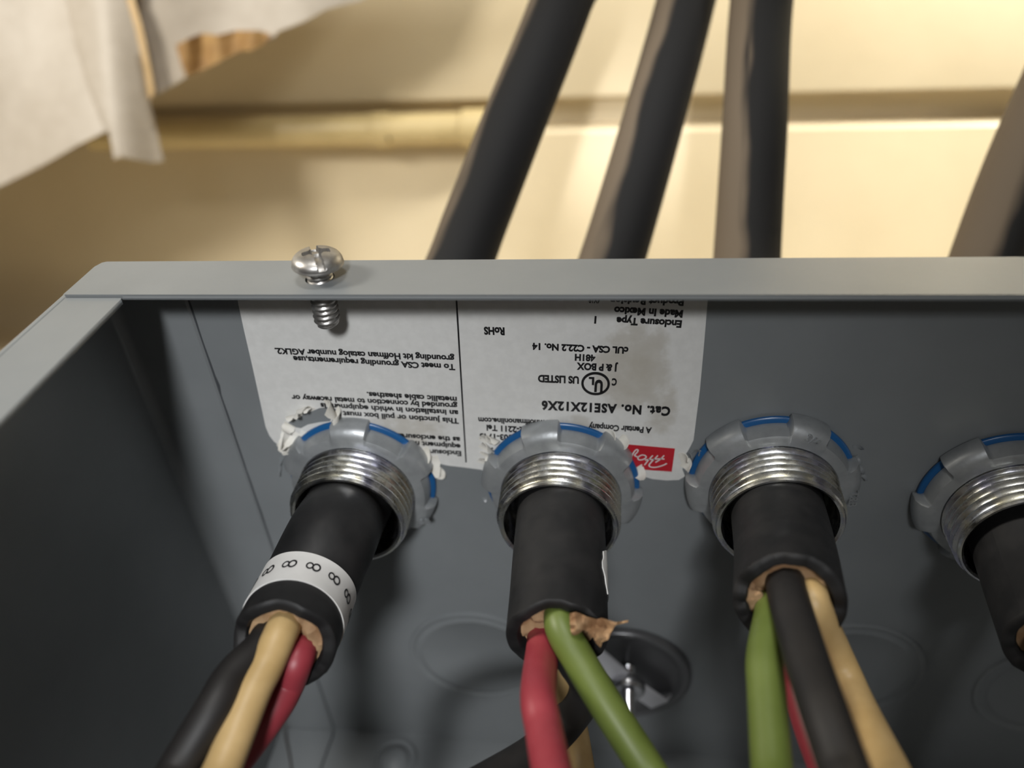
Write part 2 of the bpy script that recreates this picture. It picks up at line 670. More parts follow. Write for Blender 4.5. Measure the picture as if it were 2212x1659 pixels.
# round boss near the corner of the back panel
bc = on_z(852, 1642, -BZ)
pf = [(0.01, 2.0), (1.5, 1.9), (3.2, 1.45), (4.2, 0.7), (4.4, 0.1), (4.9, 0.05), (5.4, 0.7), (6.0, 0.75), (6.6, 0.05)]
obj('mounting_boss', lathe(pf, (bc.x, bc.y, -BZ), axis='z', seg=64), 'paint', jb)

# ------------------------------------------------------------------ rating label
T0 = 0.10    # paper thickness
lp = [(506, 600), (1532, 603), (1528, 655), (1521, 740), (1512, 840), (1498, 950), (1489, 968), (1484, 976), (1494, 984), (1489, 1000), (1476, 1003), (1474, 1014), (1480, 1028), (1466, 1036),
      (1440, 1037), (1410, 1034), (1388, 1028), (1370, 1010), (1340, 1015), (1200, 1030), (1060, 1026), (1040, 1014), (1003, 1009), (968, 1005), (950, 1001), (915, 990), (860, 1000), (700, 1000), (640, 968),
      (604, 962), (592, 953), (582, 940), (574, 921), (560, 856), (545, 788), (528, 715), (515, 655)]
lpw = [on_y(a, b, 0) for a, b in lp]
lab_poly = [(p.x, p.z) for p in lpw]
# the scraped patch above the first locknut where the paint shows through
scr = [(622, 914), (638, 900), (652, 889), (668, 890), (690, 881), (712, 878), (730, 884), (736, 898), (720, 909), (690, 912), (665, 917), (650, 925), (636, 922)]
scr = [(p.x, p.z) for p in (on_y(a, b, 0) for a, b in scr)]


def clear(geo):
    """drop what would lie inside the conduit holes"""
    v, f = geo
    bad = {i for i, p in enumerate(v) if any((p.x - cx) ** 2 + (p.z - cz) ** 2 < 13.0 ** 2 for cx, cz in CX[:3])}
    keep = [i for i in range(len(v)) if i not in bad]
    ix = {o_: n_ for n_, o_ in enumerate(keep)}
    return [v[i] for i in keep], [tuple(ix[i] for i in x) for x in f if not any(i in bad for i in x)]


lab = obj('rating_label', flat([lab_poly, scr], T0, lambda a, b, h: Vector((a, -0.02 - T0 / 2 + h, b))), 'label', jb, smooth=False, label='white printed paper label, upside down, stained and torn along its lower edge')
for cx, cz in CX[:2]:
    cut = obj('cutter', lathe([(0.01, -2), (12.6, -2), (12.6, 2), (0.01, 2)], (cx, 0, cz)), 'label')
    bo = lab.modifiers.new('b', 'BOOLEAN')
    bo.operation = 'DIFFERENCE'
    bo.solver = 'EXACT'
    cut.location = (0, 0, 0)
    bo.object = cut
bpy.context.view_layer.update()
nm = bpy.data.meshes.new_from_object(lab.evaluated_get(bpy.context.evaluated_depsgraph_get()))
lab.modifiers.clear()
lab.data = nm
for o_ in [o_ for o_ in bpy.data.objects if o_.name.startswith('cutter')]:
    bpy.data.objects.remove(o_)
ZT = -0.02 - T0 - 0.02


def line(s, right, left, cap, bold=0.012, spacing=1.0):
    bold += 0.030
    """one printed line whose text starts at pixel 'right' and ends at pixel 'left' (the label hangs upside down)"""
    A, Bp = on_y(*right), on_y(*left)
    v, f = text_raw(s, bold, spacing)
    x0, x1 = min(p.x for p in v), max(p.x for p in v)
    d = Bp - A
    L = d.length
    ux = d.normalized()
    uy = Vector((ux.z, 0, -ux.x))
    if uy.z > 0:
        uy = -uy
    sx, sy = L / (x1 - x0), cap / CAPH
    return [A + ux * (p.x - x0) * sx + uy * p.y * sy + Vector((0, ZT + p.z * 0.03, 0)) for p in v], f


LN = [
    line('grounding kit Hoffman catalog number AGLK2.', (982, 768), (593, 751), 1.28),
    line('To meet CSA grounding requirements,use', (983, 786.5), (633, 768.5), 1.28),
    line('metallic cable sheathes.', (987, 857), (792, 846), 1.28),
    line('grounded by connection to metal raceway or', (988.5, 871), (629, 852.5), 1.28),
    line('an installation in which equipment is', (990, 886), (692, 870), 1.28),
    line('This junction or pull box must be', (991, 903.5), (716, 886), 1.28),
    line('as the enclosure.', (994, 944), (860, 935.5), 1.28),
    line('equipment ma', (995, 959), (883, 951), 1.28),
    line('Enclosure', (996.5, 974), (921, 969.5), 1.28),
    line('Product Revision', (1478, 644), (1318, 640), 1.4, 0.02),
    line('4X18', (1297, 641), (1272, 640.5), 1.2, 0.0),
    line('Made In Mexico', (1476, 670), (1327, 662), 1.4, 0.02),
    line('Enclosure Type', (1473.5, 692), (1332, 684.5), 1.4, 0.02),
    line('1', (1289, 683), (1284.5, 682.7), 1.4, 0.02),
    line('RoHS', (1090, 707.5), (1045, 706), 1.5, 0.02),
    line('cUL CSA - C22.2 No. 14', (1358, 749.5), (1150, 740.5), 1.35, 0.02),
    line('481H', (1286.5, 766.3), (1242, 764.3), 1.35, 0.02),
    line('J & P BOX', (1335.5, 787.5), (1246, 783), 1.45, 0.02),
    line('C', (1333, 817.5), (1322, 817), 1.5, 0.02),
    line('US LISTED', (1251, 813), (1162, 809.5), 1.55, 0.02),
    line('U', (1303, 822), (1285, 821), 2.5, 0.03),
    line('L', (1284, 815), (1272, 814.5), 1.6, 0.03),
    line('Cat. No. ASE12X12X6', (1449, 879), (1170, 865.5), 2.0, 0.022, 1.15),
    line('A Pentair Company', (1408.5, 923), (1271.5, 914.5), 1.4, 0.012),
    line('www.hoffmanonline.com', (1204, 908), (1033, 901), 1.3, 0.012),
    line('422-2211 Tel', (1150, 923), (1051, 917), 1.4, 0.012),
    line('MN 55303-1745', (1160, 941), (1036, 935.5), 1.4, 0.012),
    line('9', (1068, 967), (1056, 966), 1.4, 0.012),
]
# divider rule and the ring of the listing mark
a, b = on_y(983.5, 600), on_y(1007, 998)
LN.append(flat([[(a.x - .16, a.z), (a.x + .16, a.z), (b.x + .15, b.z), (b.x - .15, b.z)]], 0.03, lambda p, q, h: Vector((p, ZT + h, q))))
c = on_y(1286.5, 828)
rx = (on_y(1317.5, 828) - on_y(1255.5, 828)).length / 2
rz = (on_y(1286.5, 803) - on_y(1286.5, 853.5)).length / 2
ell = lambda kx, kz: [(c.x + math.cos(t) * kx, c.z + math.sin(t) * kz) for t in [2 * math.pi * k / 60 for k in range(60)]]
LN.append(flat([ell(rx, rz), ell(rx - .47, rz - .6)], 0.03, lambda p, q, h: Vector((p, ZT + h, q))))
obj('printed_lettering', clear(join(*LN)), 'black_ink', lab, smooth=False)
rp = [(p.x, p.z) for p in (on_y(a, b) for a, b in [(1345, 958), (1458, 968), (1451, 1018), (1370, 1012), (1345, 1000)])]
red = obj('red_badge', flat([rp], 0.03, lambda p, q, h: Vector((p, ZT + h, q))), 'red_ink', lab, smooth=False, label='red printed panel with white script')


def stroke(pxs, w):
    P = [on_y(a, b) for a, b in pxs]
    P = spline(P, 6)
    for p in P:
        p.y = ZT - 0.05
    cs, ds, ns = [], [], []
    for i, p in enumerate(P):
        t = (P[min(i + 1, len(P) - 1)] - P[max(i - 1, 0)]).normalized()
        ds.append(Vector((t.z, 0, -t.x)) * w / 2)
        cs.append(p)
        ns.append(Vector((0, -1, 0)))
    return ribbon(cs, ds, 0.03, ns)


def rz_(x, y):      # pixel in the enlarged view of the badge -> photograph
    return (1240 + x / 6.9125, 840 + y / 6.9125)


ST = [stroke([rz_(*q) for q in s], 0.26) for s in (
    [(1385, 1105), (1320, 1135), (1230, 1160), (1155, 1160), (1120, 1135), (1150, 1085), (1210, 1030), (1250, 985)],
    [(1350, 1040), (1270, 1035), (1180, 1045), (1110, 1045), (1060, 1055)],
    [(1345, 985), (1290, 1040), (1215, 1090)],
    [(1175, 985), (1110, 1055), (1050, 1130)],
    [(1080, 1010), (1060, 985), (1010, 980), (960, 1010), (960, 1045), (1010, 1050), (1060, 1030), (1080, 1005)],
    [(960, 1010), (905, 985), (945, 935), (955, 905), (925, 900), (885, 950), (850, 1020)],
)]
obj('white_script', join(*ST), 'white_tape', lab, smooth=False)
# torn shreds of the label around the locknuts
SH = []
random.seed(4)


def shred(px, py, apx, apy, length, width, turn, twist=0.0):
    p = on_y(px, py)
    q = on_y(apx, apy)
    SH.append(curl((p.x, -0.15, p.z), (q.x - p.x, 0, q.z - p.z), (0, -1, 0), length * 1.2, width * 1.5, turn, 0.16, 9, twist))


shred(628, 916, 618, 930, 2.6, 2.0, 160)
shred(640, 902, 630, 892, 2.4, 2.2, 150, 0.5)
shred(655, 893, 640, 884, 2.6, 2.0, 170)
shred(662, 888, 655, 874, 2.8, 2.2, 140, -0.4)
shred(672, 886, 662, 872, 2.4, 1.6, 150, 0.8)
shred(712, 884, 728, 880, 3.2, 3.4, 200, 0.3)
shred(722, 892, 735, 898, 3.0, 3.0, 170, -0.5)
shred(728, 905, 738, 900, 2.4, 2.6, 220, 0.3)
shred(640, 938, 612, 946, 4.2, 2.6, 120, 0.7)
shred(636, 930, 616, 952, 4.6, 2.4, 90, -0.6)
shred(648, 936, 668, 944, 3.8, 1.6, 60, 0.6)
shred(612, 950, 626, 962, 3.6, 3.2, 130, 0.3)
shred(930, 985, 948, 1020, 4.2, 2.2, 40, 0.5)
shred(912, 968, 926, 985, 3.0, 1.8, 80)
shred(944, 1018, 962, 1028, 1.8, 2.0, 60, 0.4)
shred(1052, 955, 1064, 930, 3.0, 2.4, 110, 0.5)
shred(1060, 950, 1078, 934, 2.6, 2.0, 140, -0.4)
shred(1050, 972, 1062, 956, 3.0, 2.4, 120, 0.6)
shred(1048, 985, 1070, 965, 2.8, 2.0, 150, -0.3)
shred(1044, 1000, 1050, 975, 2.6, 1.6, 80)
shred(1310, 940, 1330, 936, 2.2, 2.0, 90, 0.4)
shred(1335, 948, 1348, 955, 2.4, 2.2, 110, 0.3)
shred(1372, 1010, 1388, 1024, 2.6, 2.4, 100, 0.5)
shred(1468, 988, 1486, 984, 2.4, 1.6, 120, 0.4)
shred(1478, 996, 1492, 1006, 2.2, 1.8, 130, -0.5)
for g_ in SH:
    obj('torn_shred', g_, 'label_pulp', lab, label='curled shred of torn white paper')
# scraped enamel burrs beside the third and fourth locknuts
BR = []


def burr(px, py, apx, apy, length, width, turn, twist=0.3):
    p, q = on_y(px, py), on_y(apx, apy)
    BR.append(curl((p.x, -0.05, p.z), (q.x - p.x, 0, q.z - p.z), (0, -1, 0), length, width, turn, 0.15, 8, twist))


for a_ in ((1500, 985, 1520, 950, 3.2, 1.2, 60), (1508, 985, 1530, 952, 3.6, 0.9, 40), (1482, 985, 1500, 978, 2.2, 1.5, 120), (1500, 975, 1514, 972, 2.2, 1.4, 150),
           (1488, 1010, 1494, 1030, 2.6, 1.4, 120), (1494, 1025, 1496, 1045, 2.4, 1.2, 140), (1490, 1040, 1498, 1052, 1.6, 1.6, 60),
           (1846, 985, 1858, 1000, 2.4, 1.2, 110), (1852, 1005, 1868, 1018, 2.6, 1.0, 120), (1856, 1020, 1872, 1030, 2.4, 1.0, 90), (1842, 965, 1860, 962, 2.4, 0.8, 80),
           (612, 975, 604, 1010, 4.0, 1.0, 20), (606, 990, 604, 1050, 5.0, 0.8, 15), (1045, 1070, 1052, 1085, 1.6, 1.2, 50)):
    burr(*a_)
for g_ in BR:
    obj('enamel_burr', g_, 'paint', jb, label='scraped curl of grey enamel beside a conduit hole')

# ------------------------------------------------------------------ lid screw standing in the far flange
sc_top, sc_bot = Vector((44.9, -5.05, 2.1)), Vector((44.2, -4.95, -9.6))
ax = (sc_top - sc_bot).normalized()
ls = thing('lid_screw', 'loose pan-head steel screw standing in the hole of the far rim flange', 'screw', (SX, SY, 0))
u = Vector((1, 0, 0)) - ax * ax.x
u.normalize()
w = ax.cross(u)
sl = Vector((math.cos(math.radians(-62)), math.sin(math.radians(-62)), 0))
sl = (sl - ax * sl.dot(ax)).normalized()
sn = ax.cross(sl)
v, f = [], []
NR, NS = 46, 120
for i in range(NR + 1):
    t = i / NR
    if t < 0.75:
        r = 4.35 * math.sin(math.pi / 2 * (t / 0.75)) ** 0.9
        hgt = 3.55 * math.cos(math.pi / 2 * (t / 0.75) * 0.80) ** 0.75 + 0.35 - 0.9
    else:
        q = (t - 0.75) / 0.25
        r = 4.35 + 0.12 * math.sin(q * math.pi) - 2.2 * max(0, q - 0.45) / 0.55
        hgt = (3.55 * math.cos(math.pi / 2 * 0.80) ** 0.75 - 0.55) * (1 - q) + 0.0 * q
    for k in range(NS):
        a = 2 * math.pi * k / NS
        d = u * math.cos(a) * r + w * math.sin(a) * r
        hh = hgt
        if t < 0.74:
            du, dv = d.dot(sl), d.dot(sn)
            inset = 0
            if abs(dv) < 0.62:
                inset = 1.15
            if abs(du) < 0.62 and abs(dv) < 2.3:
                inset = max(inset, 1.25)
            if math.hypot(du, dv) < 1.3:
                inset = max(inset, 1.6)
            hh -= inset * (1 if r < 3.9 else max(0, (4.35 - r) / 0.45))
        v.append(sc_top + ax * hh + d)
for i in range(NR):
    for k in range(NS):
        k2 = (k + 1) % NS
        f.append((i * NS + k, i * NS + k2, (i + 1) * NS + k2, (i + 1) * NS + k))
f.append(tuple(range(NS)))
f.append(tuple(NR * NS + k for k in range(NS)))
obj('screw_head', (v, f), 'screw', ls, sharp=50)
# threaded shank
v, f = [], []
Ls = (sc_top - sc_bot).length + 0.3
NZ, NS = 110, 40
for i in range(NZ + 1):
    s = Ls * i / NZ
    for k in range(NS):
        a = 2 * math.pi * k / NS
        ph = (s / 1.0 + k / NS) % 1.0
        r = 2.02 + 0.36 * (1 - abs(2 * ph - 1)) ** 0.8
        if s > Ls - 1.2:
            r -= (s - Ls + 1.2) * 0.45
        v.append(sc_top + ax * 0.3 - ax * s + u * math.cos(a) * r + w * math.sin(a) * r)
for i in range(NZ):
    for k in range(NS):
        k2 = (k + 1) % NS
        f.append((i * NS + k, i * NS + k2, (i + 1) * NS + k2, (i + 1) * NS + k))
f.append(tuple(range(NS)))
f.append(tuple(NZ * NS + k for k in range(NS)))
obj('threaded_shank', (v, f), 'screw', ls, sharp=60)

# ------------------------------------------------------------------ conduit connectors
GC = 'cable connectors through the far side of the box'


def connector(i, phase, label):
    cx, cz = CX[i]
    t = thing('cable_connector', label, 'cable connector', (cx, 0, cz), GC)
    # locknut with six lugs
    N = 360
    v, f = [], []
    prof_n = None
    for k in range(N):
        a = 2 * math.pi * k / N
        ph = ((math.degrees(a) - phase + 30) % 60) - 30
        l = max(0.0, min(1.0, (15.5 - abs(ph)) / 2.2))
        l = l * l * (3 - 2 * l)
        ro = 14.95 + 1.7 * l
        pts = [(11.9, -0.2), (11.9, -4.5), (12.4, -4.9), (13.6, -4.75), (14.3 + 0.5 * l, -4.4 - 0.15 * l), (14.75 + 1.2 * l, -3.1 - 0.75 * l), (ro, -2.2 - 0.5 * l), (ro + 0.05, -1.3 + 0.3 * l), (ro - 0.3 + 0.25 * l, -0.9 + 0.65 * l), (13.2, -0.25)]
        prof_n = len(pts)
        for r, y in pts:
            v.append((cx + r * math.cos(a), y, cz + r * math.sin(a)))
    for k in range(N):
        k2 = (k + 1) % N
        for j in range(prof_n):
            j2 = (j + 1) % prof_n
            f.append((k * prof_n + j, k * prof_n + j2, k2 * prof_n + j2, k2 * prof_n + j))
    nut = obj('locknut', (v, f), 'zinc', t, sharp=35)
    # blue sealing ring under the nut
    pf = [(12.6, -0.2), (15.7, -0.2), (16.0, -0.4), (15.95, -0.85), (15.6, -1.15), (12.6, -1.2)]
    obj('sealing_ring', lathe(pf, (cx, 0, cz), closed=True, seg=120), 'blue', t)
    # threaded nipple
    pf = []
    y = 8.0
    pf += [(10.9, 8.0), (12.1, 8.0), (12.1, -4.1)]
    y = -4.1
    for j in range(5):
        pf += [(11.3, y - 0.12), (11.3, y - 0.38), (12.2, y - 0.85), (12.25, y - 1.2), (11.4, y - 1.55)]
        y -= 1.6
    pf += [(11.55, y - 0.1), (11.75, y - 0.35), (11.8, y - 0.9), (11.55, y - 1.25), (11.2, y - 1.3), (10.75, y - 1.0), (10.6, y - 0.4), (10.6, 4)]
    obj('threaded_nipple', lathe(pf, (cx, 0, cz), closed=True, seg=120), 'thread', t)
    # outer body behind the panel
    pf = [(10.9, TH + .05), (15.5, TH + .05), (15.5, 10), (14.0, 11), (14.0, 20), (15.2, 21), (15.2, 30), (13.5, 32), (10.2, 33), (10.2, 30), (10.9, 10)]
    obj('gland_body', lathe(pf, (cx, 0, cz), closed=True, seg=48), 'zinc', t)
    return t, nut


def nut_mark(nut, i, s, ang, r, h, rot):
    """raised maker's letters on the nut face"""
    cx, cz = CX[i]
    v, f = text_raw(s, 0.02)
    x0, x1 = min(p.x for p in v), max(p.x for p in v)
    sc_ = h / CAPH
    a = math.radians(ang)
    c0 = Vector((cx + r * math.cos(a), 0, cz + r * math.sin(a)))
    b = math.radians(rot)
    ux = Vector((math.cos(b), 0, math.sin(b)))
    uy = Vector((math.sin(b), 0, -math.cos(b)))
    uy = -uy
    # reading direction seen from -y: x to the right, up = +z
    vv = [c0 + ux * (p.x - (x0 + x1) / 2) * sc_ + uy * (p.y - CAPH / 2) * sc_ + Vector((0, -4.55 - 0.35 * p.z, 0)) for p in v]
    obj('maker_mark', (vv, f), 'zinc', nut, smooth=False)


c1, n1 = connector(0, 29, 'cable connector with blue-edged locknut nearest the left side of the box')
c2, n2 = connector(1, 44, 'cable connector with locknut overlapping the red badge of the label')
c3, n3 = connector(2, 10, 'cable connector with locknut right of the label, lettering on its lug')
c4, n4 = connector(3, 12, 'cable connector in shade at the right edge, partly out of view')
nut_mark(n3, 2, 'T&B', -3, 15.2, 1.5, -88)
nut_mark(n1, 0, 'T&B', -33, 15.2, 1.4, 10)
nut_mark(n3, 2, '3/4', 68, 14.6, 1.6, -35)


# ------------------------------------------------------------------ cables
GW = 'black multi-conductor cables entering the box'
JR = 8.5


def jacket_geo(path, end_noise, seed, notch=None):
    """hollow jacket: outside, ragged cut end, and the bore for 16 mm"""
    T, U, B = frames(path)
    n = len(path)
    seg = 64
    v, f, q = [], [], []
    L = 0
    m1 = seg + 1

    def ring(p, t, u, b, r, vv, push):
        for k in range(m1):
            a = 2 * math.pi * k / seg
            e = 0.0
            if push:
                e = end_noise * noise.noise(Vector((math.cos(a) * 1.6 + seed, math.sin(a) * 1.6, seed * 0.7)))
                e += end_noise * 0.45 * noise.noise(Vector((math.cos(a) * 5 + seed, math.sin(a) * 5, 2.0)))
                if notch:
                    dd = (math.degrees(a) - notch[0] + 180) % 360 - 180
                    e -= notch[2] * math.exp(-(dd / notch[1]) ** 2)
            v.append(p + u * math.cos(a) * r + b * math.sin(a) * r + t * e * push)
            q.append((k / seg, vv * MM))

    for i in range(n):
        if i:
            L += (path[i] - path[i - 1]).length
        rest = n - 1 - i
        ring(path[i], T[i], U[i], B[i], JR, L, {0: 1.0, 1: 0.75, 2: 0.5, 3: 0.25}.get(rest, 0))
    t, u, b, p = T[-1], U[-1], B[-1], path[-1]
    ring(p + t * 0.25, t, u, b, JR - 0.25, L, 1.0)
    ring(p + t * 0.35, t, u, b, JR - 0.9, L, 1.0)
    ring(p + t * 0.25, t, u, b, JR - 1.9, L, 1.0)
    ring(p - t * 0.3, t, u, b, JR - 2.3, L, 1.0)
    ring(p - t * 4, t, u, b, JR - 2.4, L, 0.0)
    ring(p - t * 16, t, u, b, JR - 2.4, L, 0.0)
    tot = n + 6
    for i in range(tot - 1):
        for k in range(seg):
            f.append((i * m1 + k, i * m1 + k + 1, (i + 1) * m1 + k + 1, (i + 1) * m1 + k))
    f.append(tuple((tot - 1) * m1 + k for k in range(seg)))
    f.append(tuple(range(seg))[::-1])
    return v, f, q


def down(path, sx=0.0):
    """let a conductor run on below the frame and settle towards the back of the box"""
    p = Vector(path[-1])
    d = (p - Vector(path[-2])).normalized()
    return list(path) + [p + d * 14 + Vector((sx * 0.4, 0, -8)), p + d * 18 + Vector((sx, 2, -30)), p + d * 18 + Vector((sx, 6, -54))]


def cable(i, label, outside, inside, dust_sidelight, wires, end_noise=0.8, notch=None):
    cx, cz = CX[i]
    o0, o1_ = Vector(outside[0]), Vector(outside[1])
    outside = [o0 + Vector(((o0 - o1_).x * 0.8, 5, 170))] + outside      # runs on upwards out of the picture
    path = spline(outside + [(cx, 34, cz), (cx, 12, cz), (cx, -1, cz + 0.3)] + inside, 10)
    Tp, Up, Bp = frames(path)
    k0 = 28
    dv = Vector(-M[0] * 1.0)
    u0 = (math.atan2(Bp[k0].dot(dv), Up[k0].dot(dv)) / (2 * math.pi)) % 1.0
    mat = dusty_sidelit('dusty_sidelit_jacket', u0, *dust_sidelight)
    t = thing('power_cable', label, 'cable', (cx, 0, cz), GW)
    v, f, q = jacket_geo(path, end_noise, i * 3.7 + 1, notch)
    # outdoor part keeps its dusting and painted side light, inside part is clean: two slots on one jacket
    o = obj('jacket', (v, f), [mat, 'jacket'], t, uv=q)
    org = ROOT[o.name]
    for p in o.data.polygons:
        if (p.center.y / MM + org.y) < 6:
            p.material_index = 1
    E_, t_ = path[-1], (path[-1] - path[-3]).normalized()
    u_, b_ = t_.orthogonal().normalized(), None
    b_ = t_.cross(u_)
    # the paper packing inside the cut end
    v, f = [], []
    for j in range(9):
        rr = 6.08 * j / 8
        for k in range(36):
            a = 2 * math.pi * k / 36
            q_ = u_ * math.cos(a) * rr + b_ * math.sin(a) * rr
            hgt = noise.noise(q_ * 0.55 + Vector((i * 9, 0, 0))) * 1.3 + noise.noise(q_ * 1.6) * 0.5 - 1.6
            v.append(E_ + q_ + t_ * hgt)
    for j in range(8):
        for k in range(36):
            k2 = (k + 1) % 36
            f.append((j * 36 + k, j * 36 + k2, (j + 1) * 36 + k2, (j + 1) * 36 + k))
    obj('paper_filler', (v, f), 'paper_filler', t)
    for kind, r, entry, pts, sx in wires:
        ry = M.T @ np.array([(entry[0] - W / 2) / F, (H / 2 - entry[1]) / F, 1.0])
        ry = Vector(ry)
        c_ = Vector(CAM)
        pe = c_ + ry * ((E_ - c_).dot(t_) / ry.dot(t_))
        off = pe - E_
        if off.length > 6.05 - r:
            off *= (6.05 - r) / off.length
        pe = E_ + off
        pp = spline([pe - t_ * 13, pe - t_ * 5, pe + t_ * 0.5] + down([at(*x) for x in pts], sx), 10)
        obj('conductor', tube(pp, r, 26), kind + '_insulation', t, label=kind + ' insulated conductor')
    return t, path


ends = {}
cab1, P1 = cable(0, 'black cable with white tape band of eights leaving the leftmost connector',
            [tuple(at(1330, -330, 232)), tuple(at(1215, 0, 222)), tuple(at(1108, 270, 214)), tuple(at(1030, 470, 210)), tuple(at(975, 610, 207))],
            [(41.6, -12.5, -50.4), tuple(at(716, 1165, 151)), tuple(at(668, 1268, 144.5)), tuple(at(612, 1392, 130))],
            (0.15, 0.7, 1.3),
            [('tan', 2.75, (607, 1368), [(575, 1440, 126), (545, 1500, 123), (481, 1659, 116), (420, 1790, 109)], 0),
             ('black', 2.95, (540, 1390), [(503, 1462, 124), (463, 1530, 120), (386, 1659, 116), (330, 1770, 110)], 0),
             ('red', 2.7, (655, 1430), [(622, 1478, 131), (590, 1535, 129), (498, 1659, 125), (420, 1760, 120)], 0)],
            0.9, (20, 26, 1.6))
cab2, P2 = cable(1, 'black cable with red and green conductors leaving the connector over the red badge',
            [tuple(at(1556, -330, 246)), tuple(at(1482, 0, 233)), tuple(at(1408, 270, 222)), tuple(at(1350, 470, 214)), tuple(at(1306, 610, 208))],
            [tuple(at(1209, 1180, 149)), tuple(at(1206, 1290, 140)), tuple(at(1203, 1375, 133))],
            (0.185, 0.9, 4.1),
            [('red', 2.75, (1145, 1410), [(1163, 1500, 120.5), (1175, 1575, 115), (1191, 1659, 108), (1215, 1760, 102)], 0),
             ('green', 2.75, (1213, 1345), [(1250, 1425, 128), (1305, 1516, 125), (1397, 1659, 121), (1470, 1780, 116)], 4),
             ('black', 3.1, (1250, 1420), [(1268, 1478, 136), (1232, 1550, 140), (1160, 1622, 137), (1050, 1690, 130), (940, 1750, 122)], -6),
             ('tan', 2.6, (1205, 1430), [(1222, 1490, 141), (1236, 1556, 147), (1254, 1659, 146), (1270, 1760, 140)], 0)],
            0.7)
cab3, P3 = cable(2, 'black cable with green, black and tan conductors leaving the connector right of the label',
            [tuple(at(1690, -330, 212)), tuple(at(1645, 0, 222)), tuple(at(1630, 270, 215)), tuple(at(1618, 470, 211)), tuple(at(1612, 610, 205))],
            [tuple(at(1693, 1180, 141)), tuple(at(1705, 1300, 125))],
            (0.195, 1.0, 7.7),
            [('green', 2.75, (1632, 1345), [(1652, 1420, 119.5), (1656, 1500, 115), (1667, 1659, 107), (1676, 1760, 102)], -2),
             ('black', 3.05, (1700, 1275), [(1732, 1392, 114), (1777, 1529, 103), (1822, 1659, 96), (1862, 1770, 90)], 8),
             ('tan', 2.55, (1765, 1300), [(1795, 1389, 128), (1827, 1459, 128), (1858, 1529, 123), (1922, 1659, 110), (1972, 1760, 102)], 16),
             ('red', 2.6, (1712, 1345), [(1720, 1450, 131), (1747, 1560, 127), (1792, 1680, 121), (1830, 1760, 117)], 0)],
            1.1)
cab4, P4 = cable(3, 'black cable at the right edge of the photo, leaving the shaded connector',
            [tuple(at(2480, -230, 226)), tuple(at(2335, 60, 216)), tuple(at(2215, 330, 209)), tuple(at(2128, 566, 204)), tuple(at(2110, 640, 202))],
            [tuple(at(2235, 1250, 143)), tuple(at(2290, 1385, 131))],
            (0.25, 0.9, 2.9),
            [('black', 3.0, (2270, 1390), [(2310, 1450, 124), (2370, 1540, 116), (2440, 1659, 108)], 0),
             ('tan', 2.7, (2330, 1380), [(2390, 1440, 128), (2450, 1530, 121), (2520, 1640, 112)], 0)],
            0.8)

# paper filler showing between the conductors
FL = [blobmesh(at(560, 1362, 135), (2.6, 1.2, 0.9), 1, 0.5), blobmesh(at(580, 1352, 136), (1.8, 1.2, 1.0), 5, 0.5), blobmesh(at(545, 1366, 133), (1.2, 0.9, 0.7), 7, 0.5)]
obj('paper_filler', join(*FL), 'paper_filler', cab1)
FL = [blobmesh(at(657, 1415, 137), (1.3, 1.2, 2.4), 2, 0.5), blobmesh(at(664, 1432, 134.5), (1.1, 1.0, 1.4), 8, 0.5)]
obj('paper_filler', join(*FL), 'paper_filler', cab1)
FL = [blobmesh(at(1150, 1360, 141), (3.0, 1.0, 1.2), 3, 0.5), blobmesh(at(1122, 1385, 138), (1.0, 0.8, 1.6), 9, 0.5), blobmesh(at(1196, 1400, 142), (1.0, 1.0, 2.2), 6, 0.5)]
obj('paper_filler', join(*FL), 'paper_filler', cab2)
FL = [blobmesh(at(1628, 1298, 128), (1.9, 1.2, 2.4), 4, 0.5), blobmesh(at(1640, 1258, 131), (0.9, 0.8, 1.6), 11, 0.6)]
obj('paper_filler', join(*FL), 'paper_filler', cab3)
FL = [blobmesh(at(1740, 1250, 137), (1.9, 1.0, 1.4), 12, 0.5), blobmesh(at(1760, 1268, 134), (1.3, 0.8, 1.0), 14, 0.5), blobmesh(at(1790, 1290, 131), (0.5, 0.6, 2.2), 15, 0.5)]
obj('paper_filler', join(*FL), 'paper_filler', cab3)


def leaf(pxs, d0, bulge, thick, seed):
    """a crumpled torn paper leaf: outline in the picture, given its own depth, bulge and thickness"""
    bm = bmesh.new()
    vs = [bm.verts.new((x, y, 0)) for x, y in pxs]
    bm.faces.new(vs)
    bmesh.ops.triangulate(bm, faces=bm.faces)
    bmesh.ops.subdivide_edges(bm, edges=bm.edges, cuts=3, use_grid_fill=True)
    top, bot = [], []
    for p in bm.verts:
        z = noise.noise(Vector((p.co.x * 0.03 + seed, p.co.y * 0.03, seed))) * bulge + noise.noise(Vector((p.co.x * 0.08 + seed, p.co.y * 0.08, 1))) * bulge * 0.4
        top.append(at(p.co.x, p.co.y, d0 + z))
        bot.append(at(p.co.x, p.co.y, d0 + z + thick))
    n = len(top)
    f = [tuple(q.index for q in p.verts) for p in bm.faces]
    f2 = [tuple(i + n for i in x[::-1]) for x in f]
    e = [(ed.verts[0].index, ed.verts[1].index) for ed in bm.edges if len(ed.link_faces) == 1]
    f3 = [(a_, b_, b_ + n, a_ + n) for a_, b_ in e]
    bm.free()
    return top + bot, f + f2 + f3


def z6(x, y):
    return (840 + x / 3.16, 1200 + y / 3.16)


l1 = leaf([z6(*q) for q in [(1232, 395), (1275, 385), (1310, 395), (1345, 415), (1420, 435), (1450, 425), (1500, 455), (1545, 455), (1595, 448), (1635, 440), (1632, 455), (1590, 466), (1545, 478), (1520, 520), (1495, 575), (1455, 590), (1445, 630), (1415, 600), (1395, 560), (1360, 520), (1330, 505), (1290, 540), (1250, 552), (1238, 500)]], 127.0, 3.0, 0.25, 3)
obj('paper_filler', l1, 'paper_filler', cab2)

